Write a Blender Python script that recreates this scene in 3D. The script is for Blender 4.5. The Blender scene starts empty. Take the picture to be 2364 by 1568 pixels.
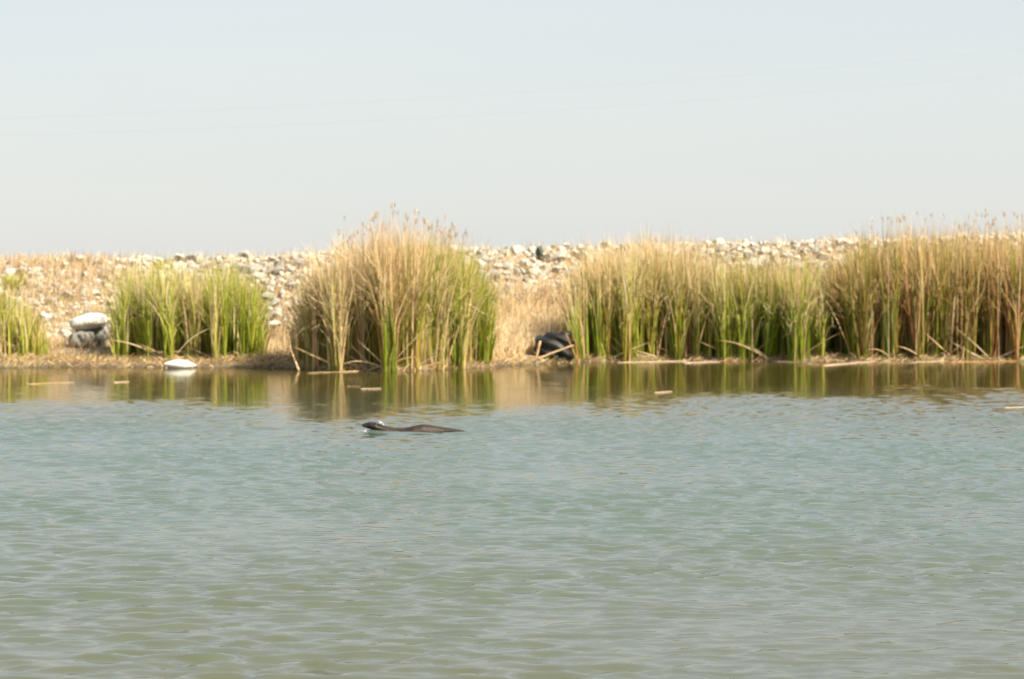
import bpy, bmesh, math, random
import numpy as np
from mathutils import Vector, Matrix, noise as mnoise

rng = np.random.default_rng(7)
random.seed(7)
S = bpy.context.scene
COL = S.collection
R = math.radians

# ------------------------------------------------------------------ camera
F = 7575.0          # focal length in units of a 2364-wide frame
HOR = 615.0         # image row of the horizon in that frame
EYE = 1.551
BACK = 20.0         # the camera stands this far behind the origin
cam = bpy.data.cameras.new('camera')
cam.sensor_width = 36.0
cam.lens = F / 2364.0 * 36.0
cam.shift_y = -(784.0 - HOR) / 2364.0
cam.clip_start = 0.1
cam.clip_end = 6000.0
cam.dof.use_dof = True
cam.dof.focus_distance = 17.5
cam.dof.aperture_fstop = 6.3
camo = bpy.data.objects.new('camera', cam)
camo.location = (0, -BACK, EYE)
camo.rotation_euler = (R(90), 0, 0)
COL.objects.link(camo)
S.camera = camo

# ------------------------------------------------------------------ light
SUN_EL, SUN_AZ = 46.0, 122.0            # azimuth clockwise from +Y
sdir = Vector((math.cos(R(SUN_EL)) * math.sin(R(SUN_AZ)), math.cos(R(SUN_EL)) * math.cos(R(SUN_AZ)), math.sin(R(SUN_EL))))
world = bpy.data.worlds.new('World')
S.world = world
world.use_nodes = True
wn, wl = world.node_tree.nodes, world.node_tree.links
wn.clear()
sky = wn.new('ShaderNodeTexSky')
sky.sky_type = 'NISHITA'
sky.sun_disc = False
sky.sun_elevation = R(SUN_EL)
sky.sun_rotation = R(SUN_AZ)
sky.altitude = 0
sky.air_density = 1.0
sky.dust_density = 0.6
sky.ozone_density = 1.6
hs = wn.new('ShaderNodeHueSaturation')
hs.inputs['Saturation'].default_value = 1.1
hz = wn.new('ShaderNodeMix'); hz.data_type = 'RGBA'      # thin even veil of haze over the whole sky
hz.inputs[0].default_value = 0.80
stc = wn.new('ShaderNodeTexCoord')                        # faint uneven veil, as high thin cloud
smp = wn.new('ShaderNodeMapping'); smp.inputs['Scale'].default_value = (2.2, 2.2, 9.0); smp.inputs['Rotation'].default_value = (0, R(4), 0)
snz = wn.new('ShaderNodeTexNoise'); snz.inputs['Scale'].default_value = 1.6; snz.inputs['Detail'].default_value = 4
srp = wn.new('ShaderNodeValToRGB')
srp.color_ramp.elements[0].position = 0.3; srp.color_ramp.elements[0].color = (3.80, 3.96, 4.12, 1)
srp.color_ramp.elements[1].position = 0.7; srp.color_ramp.elements[1].color = (4.08, 4.14, 4.18, 1)
wl.new(stc.outputs['Generated'], smp.inputs['Vector']); wl.new(smp.outputs[0], snz.inputs['Vector'])
wl.new(snz.outputs['Fac'], srp.inputs['Fac']); wl.new(srp.outputs[0], hz.inputs[7])
bg = wn.new('ShaderNodeBackground')
bg.inputs['Strength'].default_value = 0.066
wo = wn.new('ShaderNodeOutputWorld')
wl.new(sky.outputs[0], hs.inputs['Color'])
wl.new(hs.outputs[0], hz.inputs[6])
wl.new(hz.outputs[2], bg.inputs['Color'])
wl.new(bg.outputs[0], wo.inputs['Surface'])

sl = bpy.data.lights.new('sun', 'SUN')
sl.energy = 5.0
sl.angle = R(0.53)
sl.color = (1.0, 0.88, 0.69)
so = bpy.data.objects.new('sun', sl)
so.rotation_euler = (-sdir).to_track_quat('-Z', 'Y').to_euler()
so.location = (8, -10, 20)
COL.objects.link(so)

S.view_settings.view_transform = 'Standard'
S.view_settings.look = 'None'
S.view_settings.gamma = 1.0
S.view_settings.exposure = 1.48
S.render.engine = 'CYCLES'
S.cycles.max_bounces = 6
S.cycles.transparent_max_bounces = 4

# ------------------------------------------------------------------ helpers
def tag(o, label=None, cat=None, group=None, kind=None):
    if label: o['label'] = label
    if cat: o['category'] = cat
    if group: o['group'] = group
    if kind: o['kind'] = kind
    return o

def link(name, me, mat=None, parent=None, loc=(0, 0, 0)):
    o = bpy.data.objects.new(name, me)
    COL.objects.link(o)
    o.location = loc
    if mat is not None and me is not None and not me.materials:
        me.materials.append(mat)
    if parent is not None:
        o.parent = parent
    return o

def empty(name, loc):
    o = bpy.data.objects.new(name, None)
    o.empty_display_size = 0.2
    COL.objects.link(o)
    o.location = loc
    return o

def mesh_np(name, V, quads=None, tris=None, cols=None, smooth=True):
    """mesh from numpy arrays; cols = per-vertex linear rgb"""
    me = bpy.data.meshes.new(name)
    V = np.asarray(V, np.float32)
    nq = 0 if quads is None else len(quads)
    nt = 0 if tris is None else len(tris)
    me.vertices.add(len(V))
    me.vertices.foreach_set('co', V.ravel())
    idx = []
    if nq: idx.append(np.asarray(quads, np.int32).ravel())
    if nt: idx.append(np.asarray(tris, np.int32).ravel())
    idx = np.concatenate(idx)
    me.loops.add(len(idx))
    me.loops.foreach_set('vertex_index', idx)
    tot = np.concatenate([np.full(nq, 4, np.int32), np.full(nt, 3, np.int32)])
    st = np.concatenate([[0], np.cumsum(tot)[:-1]]).astype(np.int32)
    me.polygons.add(nq + nt)
    me.polygons.foreach_set('loop_start', st)
    me.polygons.foreach_set('loop_total', tot)
    me.update(calc_edges=True)
    me.polygons.foreach_set('use_smooth', np.full(nq + nt, smooth))
    if cols is not None:
        a = me.color_attributes.new('Col', 'FLOAT_COLOR', 'POINT')
        c = np.ones((len(V), 4), np.float32)
        c[:, :3] = cols
        a.data.foreach_set('color', c.ravel())
    me.validate()
    return me

def X_of(u, Y): return (u - 1182.0) * (Y + BACK) / F
def Z_of(v, Y): return EYE - (v - HOR) * (Y + BACK) / F
def Y_water(v): return EYE * F / (v - HOR) - BACK

# ------------------------------------------------------------------ terrain functions
_sx = np.array([-400, -30, -8.2, -7.0, -4.2, -3.3, -2.6, -1.6, -0.6, 0.2, 1.1, 2.4, 4.8, 8.5, 30, 400.])
_sy = np.array([60., 33.0, 30.1, 30.4, 30.3, 29.7, 28.6, 28.5, 30.0, 31.7, 33.0, 33.8, 33.4, 33.7, 34.2, 35.])
def shore(x):
    x = np.asarray(x, float)
    return np.interp(x, _sx, _sy) + 0.07 * np.sin(x * 5.1) + 0.05 * np.sin(x * 11.7 + 1.0)
_ps = np.array([-60., -8, -3, -0.6, 0.0, 0.15, 0.5, 1.6, 3.4, 4.8, 6.4, 8.2, 9.0, 12.0, 20.0, 30, 6000])
_ph = np.array([-2.5, -2.0, -0.8, -0.16, 0.0, 0.05, 0.09, 0.15, 0.24, 0.40, 0.75, 1.0, 1.0, 0.95, 0.3, 0.2, 0.0])
def crest(x):
    return np.clip(1.795 + 0.029 * np.asarray(x, float), 1.6, 2.35)
def bumps(x, y):
    return (0.5 * np.sin(x * 1.3 + 0.7 * y) * np.sin(y * 1.7 - 0.4 * x) + 0.3 * np.sin(3.1 * x + 1.0) * np.sin(2.7 * y + 0.3 * x)
            + 0.2 * np.sin(6.3 * x - 2.0 * y) * np.sin(5.9 * y + 1.3))
def ground(x, y):
    s = np.asarray(y, float) - shore(x)
    p = np.interp(s, _ps, _ph)
    low = np.minimum(p, 0.24)
    up = np.maximum(p - 0.24, 0) / 0.76
    z = low + up * (crest(x) - 0.24)
    amp = np.interp(s, [0, 0.4, 2, 8, 12, 30], [0.0, 0.015, 0.05, 0.05, 0.03, 0.2])
    return z + amp * bumps(x, y)

# ------------------------------------------------------------------ materials
def nodes(name):
    m = bpy.data.materials.new(name)
    m.use_nodes = True
    n, l = m.node_tree.nodes, m.node_tree.links
    return m, n, l, n['Principled BSDF']

def noise_node(n, l, scale, detail=4, rough=0.6, coord='Object'):
    tc = n.new('ShaderNodeTexCoord')
    t = n.new('ShaderNodeTexNoise')
    t.inputs['Scale'].default_value = scale
    t.inputs['Detail'].default_value = detail
    t.inputs['Roughness'].default_value = rough
    l.new(tc.outputs[coord], t.inputs['Vector'])
    return t

def ramp_node(n, l, src, stops):
    r = n.new('ShaderNodeValToRGB')
    el = r.color_ramp.elements
    while len(el) < len(stops): el.new(0.5)
    for e, (p, c) in zip(el, stops):
        e.position = p; e.color = (*c, 1)
    l.new(src, r.inputs['Fac'])
    return r

def bump_node(n, l, src, strength, dist, bsdf):
    b = n.new('ShaderNodeBump')
    b.inputs['Strength'].default_value = strength
    b.inputs['Distance'].default_value = dist
    l.new(src, b.inputs['Height'])
    l.new(b.outputs[0], bsdf.inputs['Normal'])
    return b

def leaf_material(name, transl=0.28, rough=0.5):
    m, n, l, b = nodes(name)
    at = n.new('ShaderNodeAttribute'); at.attribute_name = 'Col'
    ns = noise_node(n, l, 14.0, 3)
    mp = n.new('ShaderNodeMapping'); mp.inputs['Scale'].default_value = (1, 1, 0.25)
    l.new(ns.inputs['Vector'].links[0].from_socket, mp.inputs['Vector'])
    l.new(mp.outputs[0], ns.inputs['Vector'])
    mr = n.new('ShaderNodeMapRange')
    mr.inputs['From Min'].default_value = 0.25; mr.inputs['From Max'].default_value = 0.75
    mr.inputs['To Min'].default_value = 0.75; mr.inputs['To Max'].default_value = 1.25
    l.new(ns.outputs['Fac'], mr.inputs['Value'])
    mul = n.new('ShaderNodeVectorMath'); mul.operation = 'SCALE'
    l.new(at.outputs['Color'], mul.inputs[0]); l.new(mr.outputs[0], mul.inputs['Scale'])
    l.new(mul.outputs[0], b.inputs['Base Color'])
    b.inputs['Roughness'].default_value = rough
    b.inputs['Specular IOR Level'].default_value = 0.35
    tr = n.new('ShaderNodeBsdfTranslucent')
    l.new(mul.outputs[0], tr.inputs['Color'])
    mx = n.new('ShaderNodeMixShader'); mx.inputs[0].default_value = transl
    l.new(b.outputs[0], mx.inputs[1]); l.new(tr.outputs[0], mx.inputs[2])
    l.new(mx.outputs[0], n['Material Output'].inputs['Surface'])
    return m

M_LEAF = leaf_material('reed_leaf')
M_STRAW = leaf_material('dry_straw', 0.15, 0.7)

def rock_material(name, stops, rnd=0.35, scale=9.0):
    m, n, l, b = nodes(name)
    t = noise_node(n, l, scale, 6, 0.65)
    r = ramp_node(n, l, t.outputs['Fac'], stops)
    oi = n.new('ShaderNodeObjectInfo')
    mr = n.new('ShaderNodeMapRange')
    mr.inputs['To Min'].default_value = 1 - rnd; mr.inputs['To Max'].default_value = 1 + rnd * 0.6
    l.new(oi.outputs['Random'], mr.inputs['Value'])
    mul = n.new('ShaderNodeVectorMath'); mul.operation = 'SCALE'
    l.new(r.outputs[0], mul.inputs[0]); l.new(mr.outputs[0], mul.inputs['Scale'])
    l.new(mul.outputs[0], b.inputs['Base Color'])
    b.inputs['Roughness'].default_value = 0.85
    t2 = noise_node(n, l, 32.0, 5, 0.7)
    bump_node(n, l, t2.outputs['Fac'], 0.6, 0.03, b)
    return m

M_ROCK = rock_material('riprap_rock', [(0.30, (0.15, 0.142, 0.124)), (0.48, (0.34, 0.326, 0.29)), (0.70, (0.46, 0.44, 0.40))])
M_WROCK = rock_material('white_stone', [(0.30, (0.42, 0.38, 0.32)), (0.42, (0.62, 0.60, 0.55)), (0.6, (0.72, 0.71, 0.67))], 0.0, 5.0)
M_GROCK = rock_material('grey_stone', [(0.30, (0.17, 0.172, 0.16)), (0.5, (0.25, 0.25, 0.225)), (0.75, (0.33, 0.315, 0.28))], 0.1)
M_DROCK = rock_material('dark_stone', [(0.30, (0.03, 0.05, 0.045)), (0.6, (0.06, 0.09, 0.075)), (0.8, (0.11, 0.13, 0.11))], 0.0)

def ground_material():
    m, n, l, b = nodes('bank_earth')
    t = noise_node(n, l, 1.4, 8, 0.7)
    r = ramp_node(n, l, t.outputs['Fac'], [(0.30, (0.15, 0.10, 0.057)), (0.48, (0.28, 0.20, 0.124)), (0.62, (0.36, 0.285, 0.19)), (0.78, (0.40, 0.33, 0.235))])
    t3 = noise_node(n, l, 38, 4, 0.7)
    mr = n.new('ShaderNodeMapRange')
    mr.inputs['From Min'].default_value = 0.3; mr.inputs['From Max'].default_value = 0.7
    mr.inputs['To Min'].default_value = 0.6; mr.inputs['To Max'].default_value = 1.25
    l.new(t3.outputs['Fac'], mr.inputs['Value'])
    # ground soaked by the river within a few centimetres of the water level
    geo = n.new('ShaderNodeNewGeometry')
    sp = n.new('ShaderNodeSeparateXYZ'); l.new(geo.outputs['Position'], sp.inputs[0])
    wet = n.new('ShaderNodeMapRange')
    wet.inputs['From Min'].default_value = 0.01; wet.inputs['From Max'].default_value = 0.11
    wet.inputs['To Min'].default_value = 0.32; wet.inputs['To Max'].default_value = 1.0
    l.new(sp.outputs['Z'], wet.inputs['Value'])
    mm = n.new('ShaderNodeMath'); mm.operation = 'MULTIPLY'
    l.new(mr.outputs[0], mm.inputs[0]); l.new(wet.outputs[0], mm.inputs[1])
    mul = n.new('ShaderNodeVectorMath'); mul.operation = 'SCALE'
    l.new(r.outputs[0], mul.inputs[0]); l.new(mm.outputs[0], mul.inputs['Scale'])
    l.new(mul.outputs[0], b.inputs['Base Color'])
    b.inputs['Roughness'].default_value = 0.9
    bump_node(n, l, t3.outputs['Fac'], 0.8, 0.05, b)
    return m
M_GROUND = ground_material()

def water_material():
    m, n, l, b = nodes('murky_river_water')
    # silty near camera; teal sky and olive reed reflections painted into the colour beyond
    tcw = n.new('ShaderNodeTexCoord'); spw = n.new('ShaderNodeSeparateXYZ'); l.new(tcw.outputs['Object'], spw.inputs[0])
    t = noise_node(n, l, 0.5, 5, 0.65)
    ad = n.new('ShaderNodeMath'); ad.operation = 'MULTIPLY_ADD'; ad.inputs[1].default_value = 9.0
    l.new(t.outputs['Fac'], ad.inputs[0]); l.new(spw.outputs['Y'], ad.inputs[2])
    mrw = n.new('ShaderNodeMapRange'); mrw.inputs['From Min'].default_value = -5.0; mrw.inputs['From Max'].default_value = 33.0
    l.new(ad.outputs[0], mrw.inputs['Value'])
    r = ramp_node(n, l, mrw.outputs[0], [(0.0, (0.062, 0.066, 0.036)), (0.24, (0.056, 0.080, 0.062)), (0.5, (0.055, 0.088, 0.077)), (0.70, (0.060, 0.072, 0.046)), (0.86, (0.072, 0.062, 0.014))])
    n.remove(b)
    df = n.new('ShaderNodeBsdfDiffuse'); l.new(r.outputs[0], df.inputs['Color'])
    gl = n.new('ShaderNodeBsdfGlossy'); gl.inputs['Roughness'].default_value = 0.06
    fr = n.new('ShaderNodeFresnel'); fr.inputs['IOR'].default_value = 1.345
    mx = n.new('ShaderNodeMixShader')
    l.new(fr.outputs[0], mx.inputs[0]); l.new(df.outputs[0], mx.inputs[1]); l.new(gl.outputs[0], mx.inputs[2])
    l.new(mx.outputs[0], n['Material Output'].inputs['Surface'])
    # fine capillary ripples
    tc = n.new('ShaderNodeTexCoord')
    mp = n.new('ShaderNodeMapping'); mp.inputs['Rotation'].default_value = (0, 0, R(20)); mp.inputs['Scale'].default_value = (0.55, 1, 1)
    t2 = n.new('ShaderNodeTexNoise'); t2.inputs['Scale'].default_value = 16; t2.inputs['Detail'].default_value = 2
    l.new(tc.outputs['Object'], mp.inputs['Vector']); l.new(mp.outputs[0], t2.inputs['Vector'])
    at = n.new('ShaderNodeAttribute'); at.attribute_name = 'Col'
    bm = n.new('ShaderNodeBump'); bm.inputs['Distance'].default_value = 0.006
    l.new(at.outputs['Fac'], bm.inputs['Strength'])
    l.new(t2.outputs['Fac'], bm.inputs['Height'])
    for q in (df, gl, fr): l.new(bm.outputs[0], q.inputs['Normal'])
    return m
M_WATER = water_material()

def simple_material(name, c1, c2, scale, rough, bump=0.3, bd=0.01, spec=0.5, stretch=None):
    m, n, l, b = nodes(name)
    t = noise_node(n, l, scale, 5, 0.65)
    if stretch:
        mp = n.new('ShaderNodeMapping'); mp.inputs['Scale'].default_value = stretch
        l.new(t.inputs['Vector'].links[0].from_socket, mp.inputs['Vector']); l.new(mp.outputs[0], t.inputs['Vector'])
    r = ramp_node(n, l, t.outputs['Fac'], [(0.35, c1), (0.65, c2)])
    l.new(r.outputs[0], b.inputs['Base Color'])
    b.inputs['Roughness'].default_value = rough
    b.inputs['Specular IOR Level'].default_value = spec
    bump_node(n, l, t.outputs['Fac'], bump, bd, b)
    return m
M_PLASTIC = simple_material('black_plastic', (0.004, 0.0045, 0.0045), (0.010, 0.011, 0.010), 12, 0.5, 0.3, 0.01, 0.25)
M_FUR = simple_material('wet_fur', (0.007, 0.004, 0.0025), (0.024, 0.013, 0.007), 45, 0.5, 0.9, 0.012, 0.35, (0.2, 1, 1))
M_EYE = simple_material('eye', (0.003, 0.003, 0.003), (0.006, 0.005, 0.004), 5, 0.1, 0.0)
M_NOSE = simple_material('nose', (0.012, 0.009, 0.008), (0.02, 0.015, 0.012), 80, 0.3, 0.2, 0.001)
M_FOAM = simple_material('foam', (0.36, 0.37, 0.37), (0.50, 0.50, 0.50), 90, 0.4, 0.5, 0.004)
M_STALK = simple_material('dead_stalk', (0.31, 0.20, 0.09), (0.47, 0.35, 0.21), 22, 0.65, 0.3, 0.004, 0.3, (0.3, 0.3, 3))
M_PALE = simple_material('bleached_wood', (0.38, 0.28, 0.19), (0.50, 0.39, 0.29), 18, 0.7, 0.3, 0.004, 0.3, (0.3, 2, 2))
M_RUST = simple_material('orange_stalk', (0.30, 0.13, 0.04), (0.45, 0.25, 0.10), 22, 0.65, 0.3, 0.004, 0.3)
M_SCRAP = simple_material('white_plastic', (0.70, 0.74, 0.78), (0.80, 0.82, 0.84), 30, 0.35, 0.2, 0.004)
M_WIRE = simple_material('cable', (0.18, 0.19, 0.20), (0.24, 0.25, 0.26), 5, 0.6, 0.0)

# ------------------------------------------------------------------ ground
def axis(segs):
    out = []
    for a, b, d in segs:
        k = max(1, int(round((b - a) / d)))
        out.append(np.linspace(a, b, k, endpoint=False))
    out.append([segs[-1][1]])
    return np.concatenate(out)

def grid_mesh(name, xs, ys, zf, cols=None):
    XX, YY = np.meshgrid(xs, ys)
    ZZ = zf(XX, YY)
    V = np.stack([XX, YY, ZZ], -1).reshape(-1, 3)
    nx, ny = len(xs), len(ys)
    i = np.arange(nx - 1)[None, :] + np.arange(ny - 1)[:, None] * nx
    Q = np.stack([i, i + 1, i + 1 + nx, i + nx], -1).reshape(-1, 4)
    c = None if cols is None else cols(XX, YY).reshape(-1, 1).repeat(3, 1)
    return mesh_np(name, V, Q, cols=c)

gx = axis([(-3000, -300, 300), (-300, -40, 20), (-40, -11, 1.0), (-11, 11, 0.09), (11, 40, 1.0), (40, 300, 20), (300, 3000, 300)])
gy = axis([(26, 28.5, 0.5), (28.5, 42, 0.09), (42, 60, 0.6), (60, 120, 6), (120, 600, 60), (600, 4500, 500)])
bank = link('embankment', grid_mesh('embankment', gx, gy, ground), M_GROUND)
tag(bank, 'earth and rock embankment rising behind the reeds to the skyline', None, None, 'structure')

# ------------------------------------------------------------------ water
OTX, OTY = X_of(955, 10.67), 10.67       # where the otter swims
def calm(x, y):
    s = shore(x) - y                    # metres out from the bank
    e = 14.6 + 1.5 * np.clip((-4.5 - x) / 2.0, 0, 1) + 1.6 * np.sin(x * 0.55 + 1.2) + 1.2 * np.sin(x * 1.7 + y * 0.36) + 0.9 * np.sin(x * 3.9 - y * 0.66)
    t = np.clip((s - e + 3.6) / 7.2, 0, 1)
    return 0.11 + 0.89 * t * t * (3 - 2 * t)
wr = np.random.default_rng(21)
NW = 130
lam = np.exp(wr.uniform(math.log(0.10), math.log(0.36), NW))
ang = R(90 + 22) + wr.normal(0, R(42), NW)
kk = 2 * np.pi / lam
wamp = lam ** 1.08
slope = np.sqrt(np.sum((wamp * kk) ** 2) / 2)
wamp *= 0.160 / slope
wph = wr.uniform(0, 2 * np.pi, NW)
def wave(x, y):
    z = np.zeros_like(x)
    for a, k, t, p in zip(wamp, kk, ang, wph):
        z += a * np.sin(k * (np.cos(t) * x + np.sin(t) * y) + p)
    gust = 0.88 + 0.34 * np.sin(0.5 * x + 0.9 * y) * np.sin(0.33 * y - 0.7 * x + 1) + 0.15 * np.sin(1.3 * x - 0.45 * y)
    # geometry detail fades where the sheet is coarse
    far = np.clip((13.0 - np.abs(x)) / 2.0, 0, 1) * np.clip((y + 13.0) / 2.0, 0, 1)
    # otter's wake: a narrow V behind the muzzle
    dx, dy = x - (OTX - 0.40), y - OTY
    w = np.where(dx > -0.06, np.exp(-((np.abs(dy) - 0.07 - 0.30 * np.maximum(dx, 0)) / 0.07) ** 2) * np.exp(-np.maximum(dx, 0) / 0.9), 0) * 0.022
    return z * gust * calm(x, y) * far + w
wx = axis([(-3000, -200, 200), (-200, -30, 10), (-30, -13, 0.5), (-13, -9.6, 0.09), (-9.6, 9.6, 0.033), (9.6, 13, 0.09), (13, 30, 0.5), (30, 200, 10), (200, 3000, 200)])
wy = axis([(-300, -40, 20), (-40, -14, 1.0), (-14, -10, 0.1), (-10, 3, 0.034), (3, 14, 0.042), (14, 22, 0.055), (22, 33, 0.08), (33, 38, 0.3)])
def ripple(x, y):
    return np.clip(0.10 + 0.55 * calm(x, y), 0, 1) * 0.6
water = link('river_water', grid_mesh('river_water', wx, wy, wave, ripple), M_WATER)
tag(water, 'murky green river with small wind ripples', None, None, 'structure')

# ------------------------------------------------------------------ rocks
def rock_mesh(name, seed, n=13, sub=False, sq=(1, 1, 1)):
    r = random.Random(seed)
    bm = bmesh.new()
    for _ in range(n):
        v = Vector((r.gauss(0, 1), r.gauss(0, 1), r.gauss(0, 1))).normalized() * r.uniform(0.75, 1.0)
        bm.verts.new((v.x * sq[0], v.y * sq[1], v.z * sq[2]))
    res = bmesh.ops.convex_hull(bm, input=bm.verts)
    bmesh.ops.delete(bm, geom=[g for g in res['geom_interior'] if isinstance(g, bmesh.types.BMVert)], context='VERTS')
    if sub:
        bmesh.ops.bevel(bm, geom=list(bm.edges), offset=0.10, segments=2, profile=0.6, affect='EDGES', clamp_overlap=True)
        bmesh.ops.triangulate(bm, faces=bm.faces)
    me = bpy.data.meshes.new(name)
    bm.to_mesh(me); bm.free()
    return me

rock_meshes = [rock_mesh('rock', 100 + i, 14 if i % 2 else 11) for i in range(14)]
for m in rock_meshes: m.materials.append(M_ROCK)

# where the photograph leaves the rock slope uncovered, by column in a 2364-wide frame
windows = [(40, 265, 0.8), (420, 700, 1.0), (1110, 1345, 1.0), (1345, 1620, 0.3), (1600, 2010, 0.9)]
cand = []
pts = []
cell = {}
def far_enough(x, y, d):
    ci, cj = int(math.floor(x / 0.3)), int(math.floor(y / 0.3))
    for i in (-1, 0, 1):
        for j in (-1, 0, 1):
            for (a, b, dd) in cell.get((ci + i, cj + j), ()):
                if (a - x) ** 2 + (b - y) ** 2 < ((d + dd) * 0.68) ** 2:
                    return False
    cell.setdefault((ci, cj), []).append((x, y, d))
    return True
for _ in range(60000):
    x = random.uniform(-11.5, 11.5)
    s = random.uniform(4.1, 9.0)
    y = float(shore(x)) + s
    u = x * F / (y + BACK) + 1182
    size = random.choice((0.05, 0.075, 0.10, 0.12, 0.145, 0.17)) * random.uniform(0.85, 1.15)
    if u < 300: size *= 0.75
    if s < np.interp(u, [0, 300, 420, 700, 1100, 1345, 1600, 2400], [4.0, 4.2, 4.8, 4.8, 5.9, 5.9, 6.1, 6.3]) + random.uniform(-0.5, 0.9): continue
    if s > 7.6: size *= 0.8
    if u < 330 and s > 7.0 and random.random() < 0.8: continue
    if u < 330 and random.random() < 0.35: continue
    if not far_enough(x, y, size): continue
    vis = max([w for a, b, w in windows if a < u < b] or [0.1])
    cand.append((vis * size * (1.0 if s > 5 else 0.5), x, y, size))
cand.sort(reverse=True)
def rock_matrix(x, y, size):
    z = float(ground(x, y)) + size * 0.25
    rot = Matrix.Rotation(random.uniform(0, 6.28), 4, 'Z') @ Matrix.Rotation(random.uniform(-0.5, 0.5), 4, 'X') @ Matrix.Rotation(random.uniform(-0.5, 0.5), 4, 'Y')
    sc = Matrix.Diagonal((size * random.uniform(0.9, 1.4), size * random.uniform(0.8, 1.1), size * random.uniform(0.6, 0.95), 1))
    return Matrix.Translation((x, y, z + random.uniform(-0.3, 0.35) * size)) @ rot @ sc
for i, (_, x, y, size) in enumerate(cand[:300]):
    o = bpy.data.objects.new('rock', rock_meshes[i % 14])
    COL.objects.link(o)
    o.parent = bank
    o.matrix_world = rock_matrix(x, y, size)
rv, rf, off = [], [], 0
for i, (_, x, y, size) in enumerate(cand[300:]):
    me = rock_meshes[i % 14]
    mtx = rock_matrix(x, y, size)
    rv += [tuple(mtx @ v.co) for v in me.vertices]
    rf += [tuple(k + off for k in p.vertices) for p in me.polygons]
    off += len(me.vertices)
me = bpy.data.meshes.new('rock_rubble'); me.from_pydata(rv, [], rf)
rub = link('rock_rubble', me, M_ROCK, bank)
rub['kind'] = 'stuff'
print('rocks', len(cand))

def boulder(name, u, v, Y, w, h, d, seed, mat, label, n=26, tilt=0.0, roty=0.0, sub=2, lum=0.12):
    """smooth-worn stone centred at image (u, v) at distance Y with width w, height h, depth d"""
    bm = bmesh.new()
    bmesh.ops.create_icosphere(bm, subdivisions=4, radius=1.0)
    for vt in bm.verts:
        p = vt.co.copy()
        k = 1 + lum * mnoise.noise(p * 1.1 + Vector((seed, 0, 0))) * 2 + lum * 0.5 * mnoise.noise(p * 2.7 + Vector((0, seed, 0)))
        vt.co = p * k
    for f in bm.faces: f.smooth = True
    me = bpy.data.meshes.new(name); bm.to_mesh(me); bm.free()
    o = link(name, me, mat)
    o.location = (X_of(u, Y), Y, Z_of(v, Y))
    o.scale = (w / 2, d / 2, h / 2)
    o.rotation_euler = (tilt, roty, 0)
    return tag(o, label, 'stone')

boulder('white_stone', 206, 743, 33.6, 0.66, 0.27, 0.5, 3.1, M_WROCK, 'large smooth white stone perched on two grey boulders beside the left reeds', roty=R(-9), lum=0.09)
boulder('grey_boulder', 188, 778, 33.55, 0.36, 0.34, 0.42, 7.7, M_GROCK, 'grey boulder under the left end of the large white stone', lum=0.30)
boulder('grey_boulder', 230, 776, 33.7, 0.32, 0.32, 0.42, 12.2, M_GROCK, 'grey boulder under the right end of the large white stone', lum=0.32)
def white_slab():
    Y = 29.95
    bm = bmesh.new()
    bmesh.ops.create_icosphere(bm, subdivisions=4, radius=1.0)
    for vt in bm.verts:
        p = vt.co
        k = (1 - 0.35 * abs(p.x) ** 2)
        vt.co = Vector((p.x + 0.06 * math.copysign(abs(p.x) ** 4, p.x), p.y * k, p.z * k * (1 + 0.12 * mnoise.noise(p * 1.6))))
    for f in bm.faces: f.smooth = True
    me = bpy.data.meshes.new('white_stone'); bm.to_mesh(me); bm.free()
    o = link('white_stone', me, M_WROCK)
    o.location = (X_of(415, Y), Y, 0.05); o.scale = (0.235, 0.14, 0.078); o.rotation_euler = (0, R(2), R(4))
    tag(o, 'small flat white stone with pointed ends lying at the water edge', 'stone')
white_slab()
o = boulder('dark_rock', 1245, 580, 38.6, 0.13, 0.17, 0.16, 5.0, M_DROCK, 'small dark green rock on the crest of the rock embankment', lum=0.2)

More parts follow.
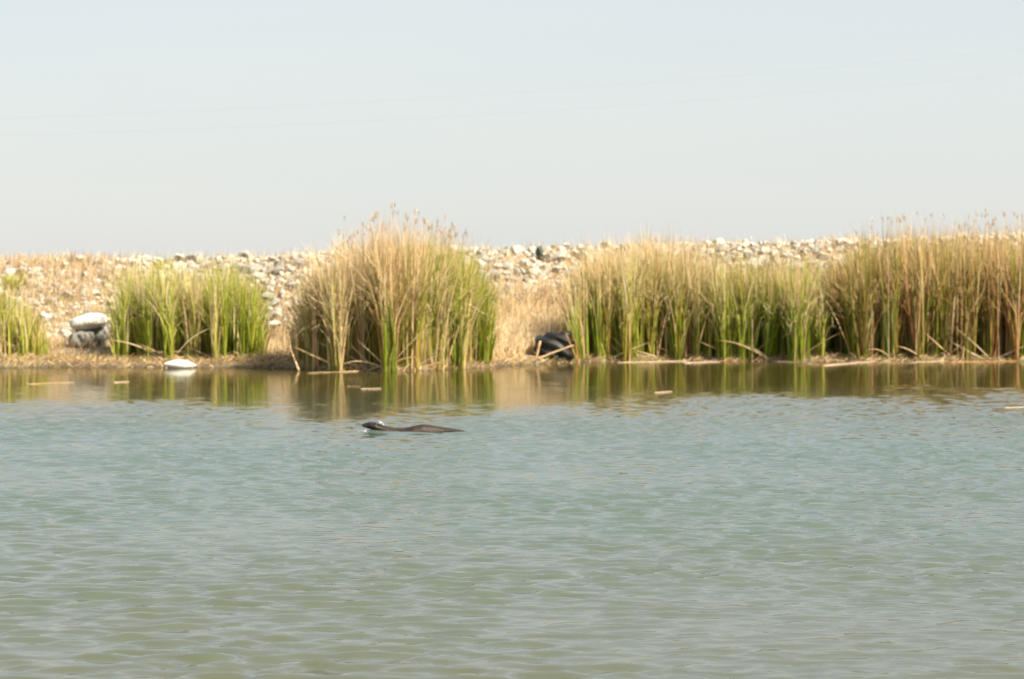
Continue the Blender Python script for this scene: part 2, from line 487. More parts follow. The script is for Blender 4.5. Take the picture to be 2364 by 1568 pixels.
# ------------------------------------------------------------------ blades
NSEG = 5
def blades(base, h, az, lean, bend, width, yaw, c0, c1, droop=None, mid=0.45, sharp=1.0):
    """n tapering strap leaves; arrays of length n. Returns V, Q, T, C"""
    n = len(h)
    t = np.linspace(0, 1, NSEG + 1)[None, :]
    hh = h[:, None]
    hor = hh * (lean[:, None] * t + bend[:, None] * t ** 2.6)
    zz = hh * (t - 0.38 * np.abs(bend[:, None]) * t ** 3)
    if droop is not None:
        zz = zz - hh * droop[:, None] * np.clip(t - 0.5, 0, 1) ** 1.6 * 2.2
        hor = hor + hh * droop[:, None] * np.clip(t - 0.45, 0, 1) * 0.8
    cx = base[:, 0:1] + hor * np.cos(az)[:, None]
    cy = base[:, 1:2] + hor * np.sin(az)[:, None]
    cz = base[:, 2:3] + zz
    wv = width[:, None] * (np.clip(1 - t ** 2.2, 0, 1) * 0.9 + 0.10 * (1 - t)) * 0.5
    tw = yaw[:, None] + 0.9 * t * np.sin(yaw * 7.0)[:, None]
    ox, oy = np.cos(tw) * wv, np.sin(tw) * wv
    L = np.stack([cx - ox, cy - oy, cz], -1)
    Rr = np.stack([cx + ox, cy + oy, cz], -1)
    V = np.empty((n, 2 * NSEG + 1, 3), np.float32)
    V[:, 0:2 * NSEG:2] = L[:, :NSEG]
    V[:, 1:2 * NSEG:2] = Rr[:, :NSEG]
    V[:, 2 * NSEG] = np.stack([cx[:, -1], cy[:, -1], cz[:, -1]], -1)
    st = 2 * NSEG + 1
    k = np.arange(NSEG - 1) * 2
    q = np.stack([k, k + 1, k + 3, k + 2], -1)
    Q = (q[None] + (np.arange(n) * st)[:, None, None]).reshape(-1, 4)
    tr = np.array([2 * NSEG - 2, 2 * NSEG - 1, 2 * NSEG])
    T = tr[None] + (np.arange(n) * st)[:, None]
    f = np.clip((t - mid) / 0.35 + 0.5, 0, 1) if np.isscalar(mid) else np.clip((t - mid[:, None]) / 0.35 + 0.5, 0, 1)
    Cc = c0[:, None] * (1 - f[..., None]) + c1[:, None] * f[..., None]
    C = np.empty((n, st, 3), np.float32)
    C[:, 0:2 * NSEG:2] = Cc[:, :NSEG]
    C[:, 1:2 * NSEG:2] = Cc[:, :NSEG]
    C[:, 2 * NSEG] = Cc[:, -1]
    return V.reshape(-1, 3), Q, T, C.reshape(-1, 3)

def blade_obj(name, parent, mat, *a, **k):
    V, Q, T, C = blades(*a, **k)
    if parent is not None:
        V = V - np.array(parent.location, np.float32)[None]
    return link(name, mesh_np(name, V, Q, T, C), mat, parent)

STRAW = np.array((0.531, 0.389, 0.209)); TAN = np.array((0.446, 0.313, 0.162)); PALE = np.array((0.589, 0.475, 0.304))
GREEN = np.array((0.155, 0.205, 0.008)); LGREEN = np.array((0.310, 0.325, 0.042)); OLIVE = np.array((0.266, 0.218, 0.033))
BROWN = np.array((0.266, 0.147, 0.056)); RUST = np.array((0.360, 0.181, 0.056)); DGREEN = np.array((0.056, 0.086, 0.009))

def pick(pal, n, r, field=None):
    """palette: list of (weight, base colour, tip colour)"""
    w = np.array([p[0] for p in pal], float); w /= w.sum()
    if field is None:
        i = r.choice(len(pal), n, p=w)
    else:                                   # neighbours tend to share a kind of leaf
        f = 0.5 + 0.28 * np.sin(field) + 0.22 * np.sin(field * 2.7 + 1.1)
        q = np.where(r.uniform(0, 1, n) < 0.45, f, r.uniform(0, 1, n))
        i = np.searchsorted(np.cumsum(w), np.clip(q, 0, 0.9999))
    c0 = np.array([p[1] for p in pal])[i]; c1 = np.array([p[2] for p in pal])[i]
    j = r.uniform(0.78, 1.2, (n, 1)); jj = r.uniform(0.93, 1.07, (n, 3))
    return c0 * j * jj, c1 * j * jj

def clump(label, us, vt, n, s_rng, pal, seed, wid=(0.009, 0.026), wisp=None, nwisp=0, hmin=0.2, front=16, bent=6, lean0=0.0, tuft=0.3, dens=None, smin=None):
    """reed clump: us/vt = columns and top rows of its outline in the 2364-wide frame"""
    r = np.random.default_rng(seed)
    us = np.array(us, float); vt = np.array(vt, float)
    u0, u1 = us[0], us[-1]
    uc = (u0 + u1) / 2
    def place(k, srng, edge=True):
        u = r.uniform(u0, u1, k * 2)
        ed = np.minimum(u - u0, u1 - u) / (0.17 * (u1 - u0))
        u = u[r.uniform(0, 1, len(u)) < np.clip(0.12 + ed, 0, 1)]
        if dens is not None:
            keep = r.uniform(0, 1, len(u)) < np.interp(u, dens[0], dens[1])
            u = u[keep]
        u = u[:k]; k = len(u)
        s = srng[0] + (srng[1] - srng[0]) * r.uniform(0, 1, k)
        s = s + (0.22 * np.sin(u * 0.11 + seed) + 0.16 * np.sin(u * 0.047)) * (srng[1] - srng[0] > 0.5) + 0.1
        if smin is not None:
            s = np.maximum(s, np.interp(u, smin[0], smin[1]) + r.uniform(0, 0.5, k))
        Y = np.full(k, 31.5)
        for _ in range(4):
            x = X_of(u, Y); Y = shore(x) + s
        # stems bunch together
        x = x + 0.05 * np.sin(x * 23 + Y * 17)
        return u, x, Y, ground(x, Y) - 0.02
    c = np.array((X_of(uc, 31.0), 0, 0)); c[1] = shore(c[0]) + 0.5 * (s_rng[0] + s_rng[1])
    root = empty('reed_clump', (c[0], c[1], float(ground(c[0], c[1]))))
    tag(root, label, 'reeds', 'reed clumps along the bank')
    def heights(u, Y, z, fac):
        top = Z_of(np.interp(u, us, vt) + r.normal(0, 20, len(u)) + 9 * np.sin(u * 0.21 + seed) + 7 * np.sin(u * 0.083 + 2 * seed), 31.5)
        return np.maximum(top - z, 0.25) * fac
    # mass of leaves
    u, x, Y, z = place(int(n * 1.5), s_rng)
    k = len(u)
    fac = np.clip(1.08 - np.abs(r.normal(0, 0.28, k)), hmin, 1.08)
    h = heights(u, Y, z, fac)
    c0, c1 = pick(pal, k, r, x * 2.3 + 0.6 * np.sin(Y * 3.0))
    droop = np.where(r.uniform(0, 1, k) < 0.38, r.uniform(0.1, 0.75, k), 0.0)
    e = (u - uc) / (0.5 * (u1 - u0))
    az = r.uniform(0, 6.283, k); ln = np.abs(r.normal(lean0, 0.10, k))
    vx = ln * np.cos(az) + 0.09 * np.sign(e) * np.abs(e) ** 4; vy = ln * np.sin(az)     # the outer leaves splay
    lv = blade_obj('leaves', root, M_LEAF, np.stack([x, Y, z], -1), h, np.arctan2(vy, vx), np.hypot(vx, vy), r.normal(0, 0.16, k),
                   r.uniform(wid[0], wid[1], k), r.uniform(0, 3.1416, k), c0, c1, droop, mid=r.uniform(0.45, 0.95, k))
    lv['kind'] = 'stuff'
    # thin flowering stems above the leaves
    if nwisp:
        nwisp = int(nwisp * 1.8); tuft *= 0.6
        us2, vt2 = np.array(wisp[0], float), np.array(wisp[1], float)
        u = r.uniform(us2[0], us2[-1], nwisp)
        s = r.uniform(s_rng[0], s_rng[1], nwisp)
        Yw = np.full(nwisp, 31.5)
        for _ in range(4):
            xw = X_of(u, Yw); Yw = shore(xw) + s
        zw = ground(xw, Yw)
        loose = r.uniform(0, 1, nwisp) < 0.35
        xw = np.where(loose, xw + r.normal(0, 0.22, nwisp), xw)
        Yw = shore(xw) + s; zw = ground(xw, Yw)
        hw = (Z_of(np.interp(u, us2, vt2) + 6 * np.sin(u * 0.13), 31.5) - zw) * np.clip(1.03 - np.abs(r.normal(0, 0.10, nwisp)), 0.7, 1.04)
        c0, c1 = pick([(1, TAN, STRAW), (1, OLIVE, TAN), (0.6, BROWN, TAN)], nwisp, r)
        az = r.uniform(0, 6.283, nwisp); ln = np.abs(r.normal(0, 0.04, nwisp)); bd = r.normal(0, 0.05, nwisp)
        st = blade_obj('stems', root, M_LEAF, np.stack([xw, Yw, zw], -1), hw, az, ln, bd, np.full(nwisp, 0.009), r.normal(0, 0.9, nwisp), c0, c1)
        st['kind'] = 'stuff'
        # small seed tufts at some tips
        sel = r.uniform(0, 1, nwisp) < tuft
        m = int(sel.sum())
        if m:
            t = 0.97
            hor = hw[sel] * (ln[sel] * t + bd[sel] * t ** 2.6)
            tip = np.stack([xw[sel] + hor * np.cos(az[sel]), Yw[sel] + hor * np.sin(az[sel]), zw[sel] + hw[sel] * (t - 0.38 * np.abs(bd[sel]))], -1)
            rep = 8
            B = np.repeat(tip, rep, 0)
            q = m * rep
            B[:, 2] -= r.uniform(0.0, 0.07, q)
            c0, c1 = pick([(1, BROWN, TAN), (1, TAN, STRAW)], q, r)
            tf = blade_obj('seed_heads', root, M_LEAF, B, r.uniform(0.04, 0.09, q), r.uniform(0, 6.283, q), r.uniform(0.2, 0.9, q), r.normal(0, 0.3, q), np.full(q, 0.008), r.uniform(0, 6, q), c0, c1)
            tf['kind'] = 'stuff'
    # front leaves one can pick out singly
    for i in range(front):
        u, x, Y, z = place(1, (s_rng[0] - 0.08, s_rng[0] + 0.12))
        if not len(u): continue
        h = heights(u, Y, z, r.uniform(0.5, 0.95, 1))
        c0, c1 = pick(pal, 1, r)
        blade_obj('leaf', root, M_LEAF, np.stack([x, Y, z - 0.05], -1), h, r.uniform(0, 6.283, 1), np.abs(r.normal(0, 0.06, 1)), r.normal(0, 0.1, 1),
                  r.uniform(0.026, 0.042, 1), r.normal(0, 0.5, 1), c0, c1, np.where(r.uniform(0, 1, 1) < 0.2, 0.4, 0.0), mid=r.uniform(0.3, 0.7, 1))
    for i in range(bent):
        u, x, Y, z = place(1, (s_rng[0] - 0.1, s_rng[0] + 0.1))
        if not len(u) or u[0] < u0 + 0.25 * (u1 - u0): continue
        L = r.uniform(0.45, 1.05)
        sgn = -1 if r.uniform() < 0.75 else 1
        bent_leaf(root, float(x[0]), float(Y[0]), float(z[0]), L, sgn, r)
    return root

def bent_leaf(root, x, y, z, L, sgn, r):
    """dry leaf collapsed outwards: rises steeply, then arches over towards the water"""
    n = 12
    a0 = R(r.uniform(18, 58)); a1 = R(r.uniform(-35, 0)) if r.uniform() < 0.25 else a0 - R(r.uniform(-6, 16))
    az = math.atan2(-r.uniform(0.05, 0.45), sgn)
    p = Vector((x, y, z)); pts = []
    for i in range(n + 1):
        t = i / n
        pts.append(p.copy())
        e = a0 + (a1 - a0) * t ** 1.5
        p = p + Vector((math.cos(e) * math.cos(az), math.cos(e) * math.sin(az), math.sin(e))) * (L / n)
    w0 = r.uniform(0.014, 0.024)
    V, C = [], []
    col = (PALE if r.uniform() < 0.6 else STRAW) * r.uniform(0.85, 1.1)
    for i, q in enumerate(pts):
        t = i / n
        w = w0 * 0.5 * (1 - t ** 3) + 0.002
        V += [(q.x - 0.2 * w, q.y, q.z - w), (q.x + 0.2 * w, q.y - 0.004, q.z + w)]
        C += [col, col]
    Q = [(2 * i, 2 * i + 1, 2 * i + 3, 2 * i + 2) for i in range(n)]
    V = np.array(V) - np.array(root.location)[None]
    link('bent_leaf', mesh_np('bent_leaf', V, Q, None, np.array(C)), M_STRAW, root)

P_LEFT = [(3, LGREEN, PALE), (2, GREEN, LGREEN), (2, LGREEN, LGREEN), (1.2, STRAW, PALE)]
P_EDGE = [(3, LGREEN, LGREEN), (2, LGREEN, STRAW), (1.2, STRAW, PALE), (2, GREEN, LGREEN)]
P_CTR = [(2, TAN, PALE), (3.4, STRAW, PALE), (2.4, OLIVE, PALE), (2.8, GREEN, STRAW), (0.6, RUST, TAN)]
P_CTRG = [(5, GREEN, LGREEN), (3, LGREEN, OLIVE), (1.2, OLIVE, STRAW), (0.8, TAN, STRAW)]
P_MID = [(3, OLIVE, STRAW), (3.5, LGREEN, PALE), (4.5, GREEN, STRAW), (1.2, TAN, PALE), (0.7, RUST, TAN)]
P_MIDG = [(4, GREEN, STRAW), (2, GREEN, LGREEN), (1.6, LGREEN, PALE), (2.5, DGREEN, OLIVE), (1.5, TAN, PALE)]
P_RT = [(2.5, OLIVE * 0.7, STRAW), (3, BROWN, STRAW), (2, GREEN * 0.8, OLIVE), (2, RUST * 0.9, TAN), (1.2, TAN, STRAW), (2.5, DGREEN, OLIVE)]  # brown bed, base tones darkened to paint in the shade inside it

clump('low yellow-green reed clump cut by the left edge of the picture', [-180, -60, 30, 75, 115], [660, 655, 670, 710, 790], 1700, (0.9, 2.4), P_EDGE, 11, front=8, bent=5)
clump('bright green reed clump between the large white stone and the bare straw bank', [264, 282, 312, 380, 450, 520, 580, 608], [740, 655, 612, 616, 625, 612, 632, 750], 5800, (0.75, 2.6), P_LEFT, 12, front=18, bent=9,
      wisp=([255, 400, 590], [600, 605, 612]), nwisp=45, tuft=0.1)
clump('tallest tan reed clump standing forward in the water at the centre', [682, 700, 740, 790, 840, 900, 960, 1010, 1100], [690, 640, 602, 562, 545, 537, 548, 568, 600], 6000, (0.0, 1.5), P_CTR, 13, front=24, bent=16,
      wisp=([720, 790, 850, 900, 960, 1070], [600, 540, 500, 472, 485, 520]), nwisp=300, tuft=0.25, dens=([682, 690, 720, 780, 930, 1100], [0.2, 0.5, 0.6, 0.85, 1, 0.06]))
clump('green-based reed clump right of the tallest tan reeds', [900, 965, 1000, 1050, 1090, 1115, 1138], [560, 560, 566, 574, 602, 655, 770], 4200, (0.1, 1.3), P_CTRG, 14, front=16, bent=8,
      wisp=([970, 1060, 1110], [510, 530, 580]), nwisp=60, tuft=0.3, dens=([900, 985, 1100, 1138], [0.08, 1, 1, 0.4]))
clump('straw-topped reed clump just right of the black plastic', [1316, 1335, 1370, 1440, 1500, 1560, 1640], [680, 615, 568, 556, 540, 552, 580], 5400, (0.1, 2.1), P_MID, 15, front=20, bent=10,
      wisp=([1330, 1500, 1640], [570, 520, 555]), nwisp=70, tuft=0.3)
clump('dense reed clump with dark green stems left of the shaded hollow', [1610, 1680, 1740, 1800, 1860, 1885, 1905], [580, 598, 598, 604, 600, 615, 680], 5200, (0.1, 2.1), P_MIDG, 16, front=20, bent=8,
      wisp=([1620, 1750, 1880], [560, 585, 580]), nwisp=40, tuft=0.2)
clump('tall brown reed bed filling the right edge of the picture', [1885, 1930, 1965, 2010, 2100, 2200, 2300, 2400, 2500], [635, 592, 566, 542, 533, 528, 530, 525, 525], 9500, (0.1, 2.8), P_RT, 17, front=40, bent=12,
      wisp=([1960, 2040, 2130, 2250, 2360, 2500], [540, 480, 470, 485, 470, 470]), nwisp=260, tuft=0.35, smin=([1880, 1945, 1965], [1.0, 1.0, 0]), wid=(0.011, 0.030))

# ------------------------------------------------------------------ dry grass and litter
def grass(name, n, urng, srng, hr, pal, seed, lean=0.35, wid=(0.006, 0.012), rej=None, mat=M_STRAW, label='', cat='grass', flat=False):
    r = np.random.default_rng(seed)
    u = r.uniform(urng[0], urng[1], n); s = r.uniform(srng[0], srng[1], n)
    Y = np.full(n, 33.)
    for _ in range(4):
        x = X_of(u, Y); Y = shore(x) + s
    if rej is not None:
        k = rej(u, s, x, Y, r)
        u, s, x, Y = u[k], s[k], x[k], Y[k]
    n = len(u)
    h = r.uniform(hr[0], hr[1], n) * np.interp(s, [0, 1.0, 2.2], [0.45, 0.55, 1.0])
    c0, c1 = pick(pal, n, r)
    z = ground(x, Y) + (0.01 if flat else -0.01)
    az = np.where(r.uniform(0, 1, n) < 0.6, r.normal(R(-20), 0.7, n), r.uniform(0, 6.283, n))
    if flat:
        B = np.stack([x, Y, z], -1)
        ln = r.uniform(1.2, 3.5, n); hh = h / np.sqrt(1 + ln ** 2)
        o = blade_obj(name, None, mat, B, hh, az, ln, r.normal(0, 0.3, n), r.uniform(wid[0], wid[1], n), r.uniform(0, 6.3, n), c0, c1)
    else:
        o = blade_obj(name, None, mat, np.stack([x, Y, z], -1), h, az, np.abs(r.normal(lean, 0.25, n)), r.normal(0, 0.4, n), r.uniform(wid[0], wid[1], n), r.uniform(0, 6.3, n), c0, c1)
    return tag(o, label, cat, None, 'stuff')

PS = [(3, STRAW, PALE), (2, TAN, STRAW), (1.6, BROWN, TAN), (1.0, OLIVE, STRAW), (0.6, GREEN, OLIVE)]
def patch(u, s, x, Y, r):
    f = 0.5 + 0.5 * np.sin(x * 2.1 + 1.3 * Y) * np.sin(1.7 * Y - 0.8 * x) + 0.3 * np.sin(5.3 * x) * np.sin(4.1 * Y)
    hole = ((u > 1205) & (u < 1335) & (s < 0.95)) | ((u > 150) & (u < 262) & (s > 1.6) & (s < 3.7) & (r.uniform(0, 1, len(u)) < 0.8))
    return (r.uniform(0, 1, len(u)) < np.clip(f + 0.25, 0.1, 1)) & ~hole
grass('dry_grass', 30000, (-120, 2480), (0.25, 5.2), (0.08, 0.26), PS, 31, rej=patch, label='short dry straw-coloured grass covering the lower bank')
grass('straw_grass', 8000, (1110, 1360), (0.6, 5.8), (0.2, 0.62), [(4, STRAW, PALE), (2, TAN, PALE), (0.6, OLIVE, STRAW)], 32, lean=0.25, wid=(0.008, 0.014), rej=patch,
      label='pale dry grass on the slope between the centre reeds and the black plastic')
grass('slope_grass', 30000, (-120, 2480), (4.4, 8.5), (0.06, 0.30), [(3, TAN, PALE), (2, STRAW, PALE), (1, BROWN, TAN), (1, OLIVE, STRAW)], 33, rej=patch, label='sparse dry grass growing between the embankment rocks')
grass('crest_weeds', 5200, (-150, 330), (5.8, 9.2), (0.06, 0.30), [(2, BROWN * 0.8 + 0.08, TAN * 0.8 + 0.08), (3, TAN * 0.8 + 0.07, STRAW * 0.85 + 0.06), (2, STRAW, PALE), (0.6, OLIVE, TAN)], 34, lean=0.25, label='brown dry weeds along the crest at the far left')
grass('left_slope_grass', 9000, (-150, 440), (2.0, 7.0), (0.08, 0.30), [(4, STRAW, PALE), (2, TAN, STRAW), (1, LGREEN, STRAW)], 37, rej=patch, label='thin straw-coloured grass over the rubble slope around the large white stone')
grass('straw_litter', 3800, (-150, 720), (-0.12, 1.1), (0.12, 0.5), PS, 35, flat=True, wid=(0.008, 0.018), label='matted straw litter along the left water edge', cat='straw')
grass('reed_litter', 3600, (680, 2480), (-0.12, 0.35), (0.1, 0.4), [(3, STRAW, PALE), (2, TAN, STRAW), (1, RUST, TAN), (0.8, LGREEN, LGREEN)], 36, flat=True, wid=(0.010, 0.022), label='broken reed litter at the foot of the right reeds', cat='straw')

def weed(u, v, Y, n, h, pal, seed, label):
    r = np.random.default_rng(seed)
    x, y = X_of(u, Y), Y
    root = empty('weed_tuft', (x, y, float(ground(x, y))))
    tag(root, label, 'weed')
    B = np.stack([x + r.normal(0, h * 0.35, n), y + r.normal(0, 0.15, n), np.zeros(n)], -1)
    B[:, 2] = ground(B[:, 0], B[:, 1]) - 0.01
    c0, c1 = pick(pal, n, r)
    o = blade_obj('leaves', root, M_LEAF, B, h * r.uniform(0.4, 1.1, n), r.uniform(0, 6.28, n), np.abs(r.normal(0.3, 0.2, n)), r.normal(0, 0.4, n), r.uniform(0.012, 0.024, n), r.uniform(0, 6, n), c0, c1)
    o['kind'] = 'stuff'
PG = [(3, LGREEN, LGREEN), (2, GREEN, LGREEN), (1, OLIVE, STRAW)]
weed(32, 660, 36.6, 170, 0.34, PG, 41, 'yellow-green weed tuft on the slope above the left edge reeds')
weed(283, 630, 37.2, 90, 0.26, PG, 42, 'small green weed tuft on the crest above the white stone')
weed(375, 610, 38.0, 120, 0.25, PG, 43, 'low green weed on the skyline above the bright green reeds')
weed(2352, 540, 38.5, 220, 0.50, [(3, OLIVE, LGREEN), (2, LGREEN, STRAW)], 44, 'yellow-green bush on the skyline at the right edge')

# ------------------------------------------------------------------ black plastic on the bank
def plastic():
    Y = 32.75
    bm = bmesh.new()
    bmesh.ops.create_icosphere(bm, subdivisions=5, radius=1.0)
    for vt in bm.verts:
        p = vt.co.copy()
        # boxy mound, higher to the right
        q = Vector([math.copysign(abs(c) ** 0.62, c) for c in p])
        q.z *= 1.0 + 0.16 * q.x
        d = (q.x * 0.6 + q.z * 1.0)
        fold = 0.065 * math.sin(9.5 * d + 2.0 * mnoise.noise(q * 1.3)) + 0.06 * mnoise.noise(q * 1.7 + Vector((3, 1, 0)))
        vt.co = q * (1 + fold)
    for f in bm.faces: f.smooth = True
    me = bpy.data.meshes.new('black_plastic_bag'); bm.to_mesh(me); bm.free()
    o = link('black_plastic_bag', me, M_PLASTIC)
    o.location = (X_of(1279, Y), Y + 0.1, 0.22)
    o.scale = (0.32, 0.32, 0.27)
    tag(o, 'crumpled black plastic bag lying at the left foot of the right reeds', 'plastic bag')
plastic()

# ------------------------------------------------------------------ stalks and floating pieces
def stalk(name, p0, p1, r0, r1, mat, label, cat='reed stalk', group=None, flatten=0.5, sag=0.0, n=9, seed=0, frac=True):
    p0, p1 = Vector(p0), Vector(p1)
    ax = (p1 - p0); L = ax.length; ax.normalize()
    side = ax.cross(Vector((0, 0, 1)))
    if side.length < 1e-3: side = Vector((1, 0, 0))
    side.normalize(); up = side.cross(ax)
    rr = random.Random(seed)
    bm = bmesh.new(); rings = []
    for i in range(n + 1):
        t = i / n
        c = p0.lerp(p1, t) - p0 + Vector((0, 0, -sag * 4 * t * (1 - t))) + side * rr.uniform(-1, 1) * 0.15 * r0 + up * rr.uniform(-1, 1) * 0.1 * r0
        rad = r0 + (r1 - r0) * t
        if frac and i in (0, n): rad *= rr.uniform(0.55, 0.9)
        if i % 3 == 1: rad *= 1.07
        rings.append([bm.verts.new(c + side * math.cos(a) * rad + up * math.sin(a) * rad * flatten) for a in [k * math.pi / 4 for k in range(8)]])
    for a, b in zip(rings, rings[1:]):
        for k in range(8):
            f = bm.faces.new((a[k], a[(k + 1) % 8], b[(k + 1) % 8], b[k])); f.smooth = True
    bm.faces.new(list(reversed(rings[0]))); bm.faces.new(rings[-1])
    me = bpy.data.meshes.new(name); bm.to_mesh(me); bm.free()
    o = link(name, me, mat, None, p0)
    return tag(o, label, cat, group)

def P(u, v, Y): return (X_of(u, Y), Y, Z_of(v, Y))
def W(u, v, z=0.0):
    Y = Y_water(v); return (X_of(u, Y), Y, z)

stalk('dead_stalk', P(1226, 834, 32.3), P(1324, 797, 32.35), 0.036, 0.026, M_STALK, 'thick broken dead stalk leaning across the front of the black plastic', seed=1)
stalk('dead_stalk', P(1236, 834, 32.35), P(1247, 787, 32.35), 0.032, 0.034, M_STALK, 'short upright dead stalk stub in front of the black plastic', seed=2, flatten=0.6)
stalk('dead_stalk', P(1333, 834, 32.4), P(1305, 768, 32.35), 0.016, 0.02, M_RUST, 'thin orange stalk leaning at the right end of the black plastic', seed=3)
stalk('dead_stalk', P(690, 856, 28.6), P(672, 808, 28.7), 0.022, 0.012, M_STALK, 'pale stalk stub leaning left of the tallest reeds in shadow', seed=5)
stalk('fallen_stalk', P(1128, 818, 31.9), P(1230, 841, 31.6), 0.016, 0.012, M_STALK, 'long fallen stalk slanting into the water left of the black plastic', seed=4)
stalk('driftwood', W(1012, 843, 0.012), W(1127, 838, 0.02), 0.034, 0.030, M_PALE, 'straight pale driftwood stick floating below the green-based reeds', 'driftwood', seed=6)
floats = [
    (1300, 835, 1385, 834, 0.022, M_RUST, 'orange-brown floating stalk right of the black plastic', 1),
    (1425, 838, 1590, 834, 0.026, M_PALE, 'long pale floating stalk below the straw-topped reeds', 1),
    (1578, 839, 1662, 836, 0.026, M_PALE, 'bright pale floating stalk just right of the longest pale one', 1),
    (1655, 835, 1718, 836, 0.018, M_RUST, 'thin orange floating stalk ending at the dark green stems', 1),
    (1775, 834, 1870, 840, 0.026, M_PALE, 'pale floating stalk below the dark green reed stems', 1),
    (1838, 844, 1905, 846, 0.016, M_RUST, 'thin orange floating stalk just left of the shaded hollow', 1),
    (1900, 845, 2045, 833, 0.028, M_PALE, 'long bright stalk floating in front of the shaded hollow', 1),
    (2020, 838, 2110, 839, 0.020, M_STALK, 'tan floating stalk under the left part of the brown reed bed', 1),
    (2105, 838, 2190, 834, 0.018, M_PALE, 'pale floating stalk under the middle of the brown reed bed', 1),
    (2180, 837, 2345, 835, 0.022, M_RUST, 'long orange floating stalk near the right edge', 1),
    (710, 862, 800, 859, 0.016, M_STALK, 'thin floating stalk at the left foot of the tallest reeds', 1),
    (790, 860, 925, 851, 0.022, M_STALK, 'tan floating stalk below the middle of the tallest reeds', 1),
    (60, 888, 170, 884, 0.020, M_STALK, 'tan stalk adrift in the reflection below the left edge reeds', 1),
    (262, 884, 298, 882, 0.020, M_PALE, 'short pale stick adrift right of the white stone reflection', 1),
    (800, 893, 830, 894, 0.016, M_STALK, 'small stick adrift below the tallest reeds, left of a paler one', 1),
    (832, 899, 880, 898, 0.018, M_PALE, 'small pale stick adrift below the tallest reeds', 1),
    (1510, 908, 1552, 905, 0.020, M_PALE, 'small pinkish stick adrift below the straw-topped reeds', 1),
    (2318, 943, 2385, 941, 0.018, M_PALE, 'pale stick adrift far out at the right edge', 1),
]
for i, (a, b, c, d, rad, mat, lab, _) in enumerate(floats):
    stalk('floating_stalk', W(a, b, 0.006), W(c, d, 0.006), rad * 0.55, rad * 0.42, mat, lab, seed=20 + i, group='stalks floating along the bank')

# scrap of litter on the left slope
def scrap():
    Y = 35.0
    bm = bmesh.new()
    g = [[bm.verts.new((0.09 * (i - 2), 0.03 * j, 0.035 * j + 0.015 * math.sin(i * 2.1 + j))) for i in range(5)] for j in range(3)]
    for j in range(2):
        for i in range(4):
            bm.faces.new((g[j][i], g[j][i + 1], g[j + 1][i + 1], g[j + 1][i]))
    bmesh.ops.solidify(bm, geom=list(bm.faces), thickness=0.012)
    me = bpy.data.meshes.new('plastic_scrap'); bm.to_mesh(me); bm.free()
    x = X_of(106, Y)
    o = link('plastic_scrap', me, M_SCRAP, None, (x, Y, float(ground(x, Y)) + 0.16))
    o.scale = (0.45, 0.8, 0.8); o.rotation_euler = (0, R(20), 0)
    tag(o, 'tiny bluish white plastic scrap on the straw slope left of the white stone', 'litter')
scrap()

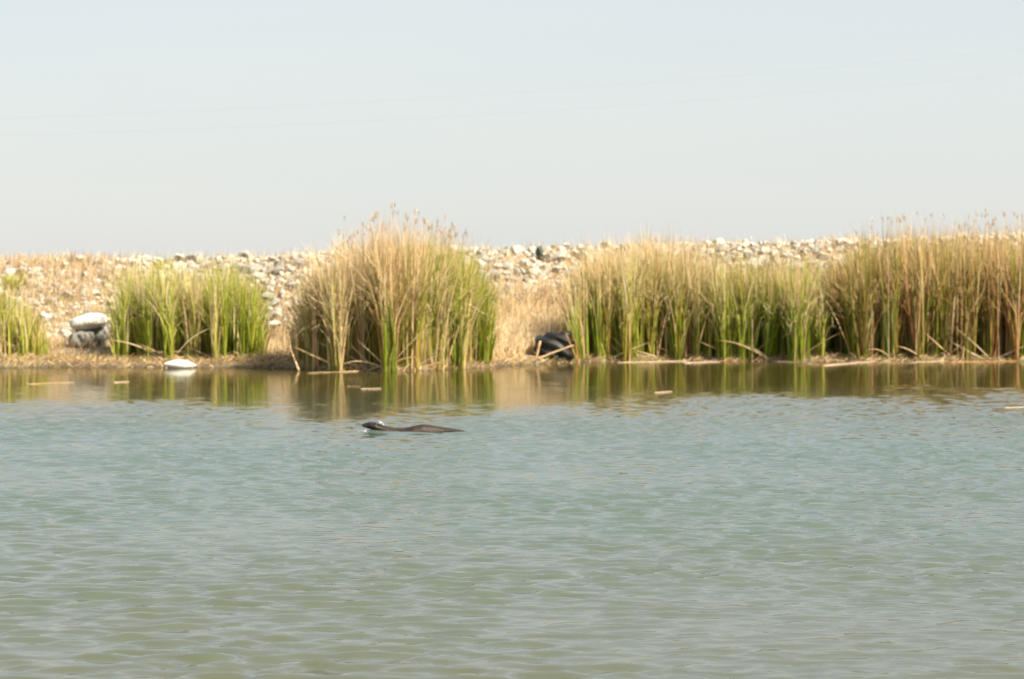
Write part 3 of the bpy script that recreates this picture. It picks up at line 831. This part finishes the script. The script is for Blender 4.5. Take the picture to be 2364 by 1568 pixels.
# ------------------------------------------------------------------ otter
def otter():
    c = Vector((OTX, OTY, 0.008))
    root = empty('otter', c)
    tag(root, 'dark brown otter swimming left with its head and back above the water', 'otter')
    k = (OTY + BACK) / F
    def lx(u): return (u - 955) * k
    bm = bmesh.new()
    # spine: (column, height of axis, half width, half height)
    sec = [(836, 0.056, 0.012, 0.010), (839, 0.056, 0.024, 0.018), (844, 0.056, 0.034, 0.024), (850, 0.056, 0.042, 0.031), (858, 0.052, 0.055, 0.038), (866, 0.044, 0.058, 0.040),
           (875, 0.028, 0.056, 0.042), (885, 0.010, 0.060, 0.047), (898, -0.014, 0.070, 0.056), (915, -0.036, 0.080, 0.068), (935, -0.040, 0.085, 0.072),
           (955, -0.026, 0.088, 0.079), (975, -0.010, 0.086, 0.077), (992, -0.006, 0.076, 0.066), (1008, -0.006, 0.062, 0.054), (1024, -0.004, 0.046, 0.041),
           (1042, -0.002, 0.036, 0.031), (1060, -0.004, 0.027, 0.022), (1078, -0.012, 0.016, 0.013), (1094, -0.032, 0.006, 0.005)]
    NR = 20; rings = []
    for (u, z, hw, hh) in sec:
        sway = 0.02 * math.sin((u - 960) * 0.03) if u > 960 else 0
        ring = []
        for j in range(NR):
            a = 2 * math.pi * j / NR
            ca, sa = math.cos(a), math.sin(a)
            ring.append(bm.verts.new((lx(u), sway + hw * ca, z + hh * (sa if sa > 0 else sa * 0.95))))
        rings.append(ring)
    for A, B in zip(rings, rings[1:]):
        for j in range(NR):
            bm.faces.new((A[j], B[j], B[(j + 1) % NR], A[(j + 1) % NR]))
    bm.faces.new(list(reversed(rings[0])) if False else rings[0]); bm.faces.new(list(reversed(rings[-1])))
    def blob(p, s, rot=None):
        r = bmesh.ops.create_icosphere(bm, subdivisions=2, radius=1.0)
        mtx = Matrix.Translation(p) @ (rot or Matrix.Identity(4)) @ Matrix.Diagonal((*s, 1))
        bmesh.ops.transform(bm, matrix=mtx, verts=r['verts'])
    for sgn in (-1, 1):
        blob((lx(867), sgn * 0.050, 0.076), (0.007, 0.011, 0.012))                 # ear
        blob((lx(843), sgn * 0.020, 0.050), (0.022, 0.018, 0.015))                 # whisker pad
        # paddling legs below the surface
        for u, zz, ln in ((902, -0.07, 0.10), (985, -0.07, 0.12)):
            for q in range(6):
                t = q / 5
                blob((lx(u) + 0.06 * t, sgn * (0.055 + 0.03 * t), zz - ln * t), (0.026 - 0.009 * t, 0.024 - 0.008 * t, 0.03))
            blob((lx(u) + 0.075, sgn * 0.09, zz - ln - 0.01), (0.036, 0.028, 0.011))
    bmesh.ops.recalc_face_normals(bm, faces=bm.faces)
    me = bpy.data.meshes.new('body'); bm.to_mesh(me); bm.free()
    b = link('body', me, M_FUR, root)
    md = b.modifiers.new('remesh', 'REMESH'); md.mode = 'VOXEL'; md.voxel_size = 0.006; md.use_smooth_shade = True
    sm = b.modifiers.new('smooth', 'SMOOTH'); sm.iterations = 5; sm.factor = 0.5
    def ball(name, p, s, mat):
        bm = bmesh.new(); bmesh.ops.create_icosphere(bm, subdivisions=2, radius=1.0)
        for f in bm.faces: f.smooth = True
        m = bpy.data.meshes.new(name); bm.to_mesh(m); bm.free()
        o = link(name, m, mat, root, p); o.scale = s
    for sgn in (-1, 1):
        ball('eye', (lx(851), sgn * 0.033, 0.078), (0.006, 0.005, 0.006), M_EYE)
    ball('nose', (lx(836.2), 0, 0.062), (0.007, 0.012, 0.008), M_NOSE)
    # splash
    bm = bmesh.new(); rr = random.Random(4)
    for i in range(60):
        if i < 26: q = rr.gauss(0, 0.014); p = (lx(879) + q, -0.03 + rr.gauss(0, 0.014), 0.082 - 0.6 * q + rr.gauss(0, 0.004)); s = rr.uniform(0.003, 0.008)
        else: p = (lx(842) + rr.gauss(0, 0.05), -0.06 + rr.gauss(0, 0.05), 0.002 + abs(rr.gauss(0, 0.005))); s = rr.uniform(0.002, 0.006)
        r = bmesh.ops.create_icosphere(bm, subdivisions=1, radius=s)
        bmesh.ops.transform(bm, matrix=Matrix.Translation(p), verts=r['verts'])
    for f in bm.faces: f.smooth = True
    me = bpy.data.meshes.new('water_splash'); bm.to_mesh(me); bm.free()
    o = link('water_splash', me, M_FOAM, None, c)
    tag(o, 'white water splash around the head of the swimming otter', 'splash', None, 'stuff')
otter()

# ------------------------------------------------------------------ faint overhead cables far behind the bank
def cable(pts, Y, rad, label):
    V, Q = [], []
    us = np.linspace(pts[0][0], pts[-1][0], 60)
    vs = np.polyval(np.polyfit([p[0] for p in pts], [p[1] for p in pts], 2), us)
    for u, v in zip(us, vs):
        x, y, z = P(u, v, Y)
        for k in range(6):
            a = k * math.pi / 3
            V.append((x, y + rad * math.cos(a), z + rad * math.sin(a)))
    for i in range(59):
        for k in range(6):
            Q.append((6 * i + k, 6 * i + (k + 1) % 6, 6 * i + 6 + (k + 1) % 6, 6 * i + 6 + k))
    o = link('overhead_cable', mesh_np('overhead_cable', V, Q), M_WIRE)
    tag(o, label, 'cable')
cable([(-900, 290), (100, 278), (1100, 216), (2364, 110), (3300, 10)], 220, 0.0045, 'upper faint overhead cable crossing the pale sky')
cable([(-900, 322), (300, 318), (1300, 245), (2364, 165), (3300, 75)], 220, 0.0045, 'lower faint overhead cable crossing the pale sky')
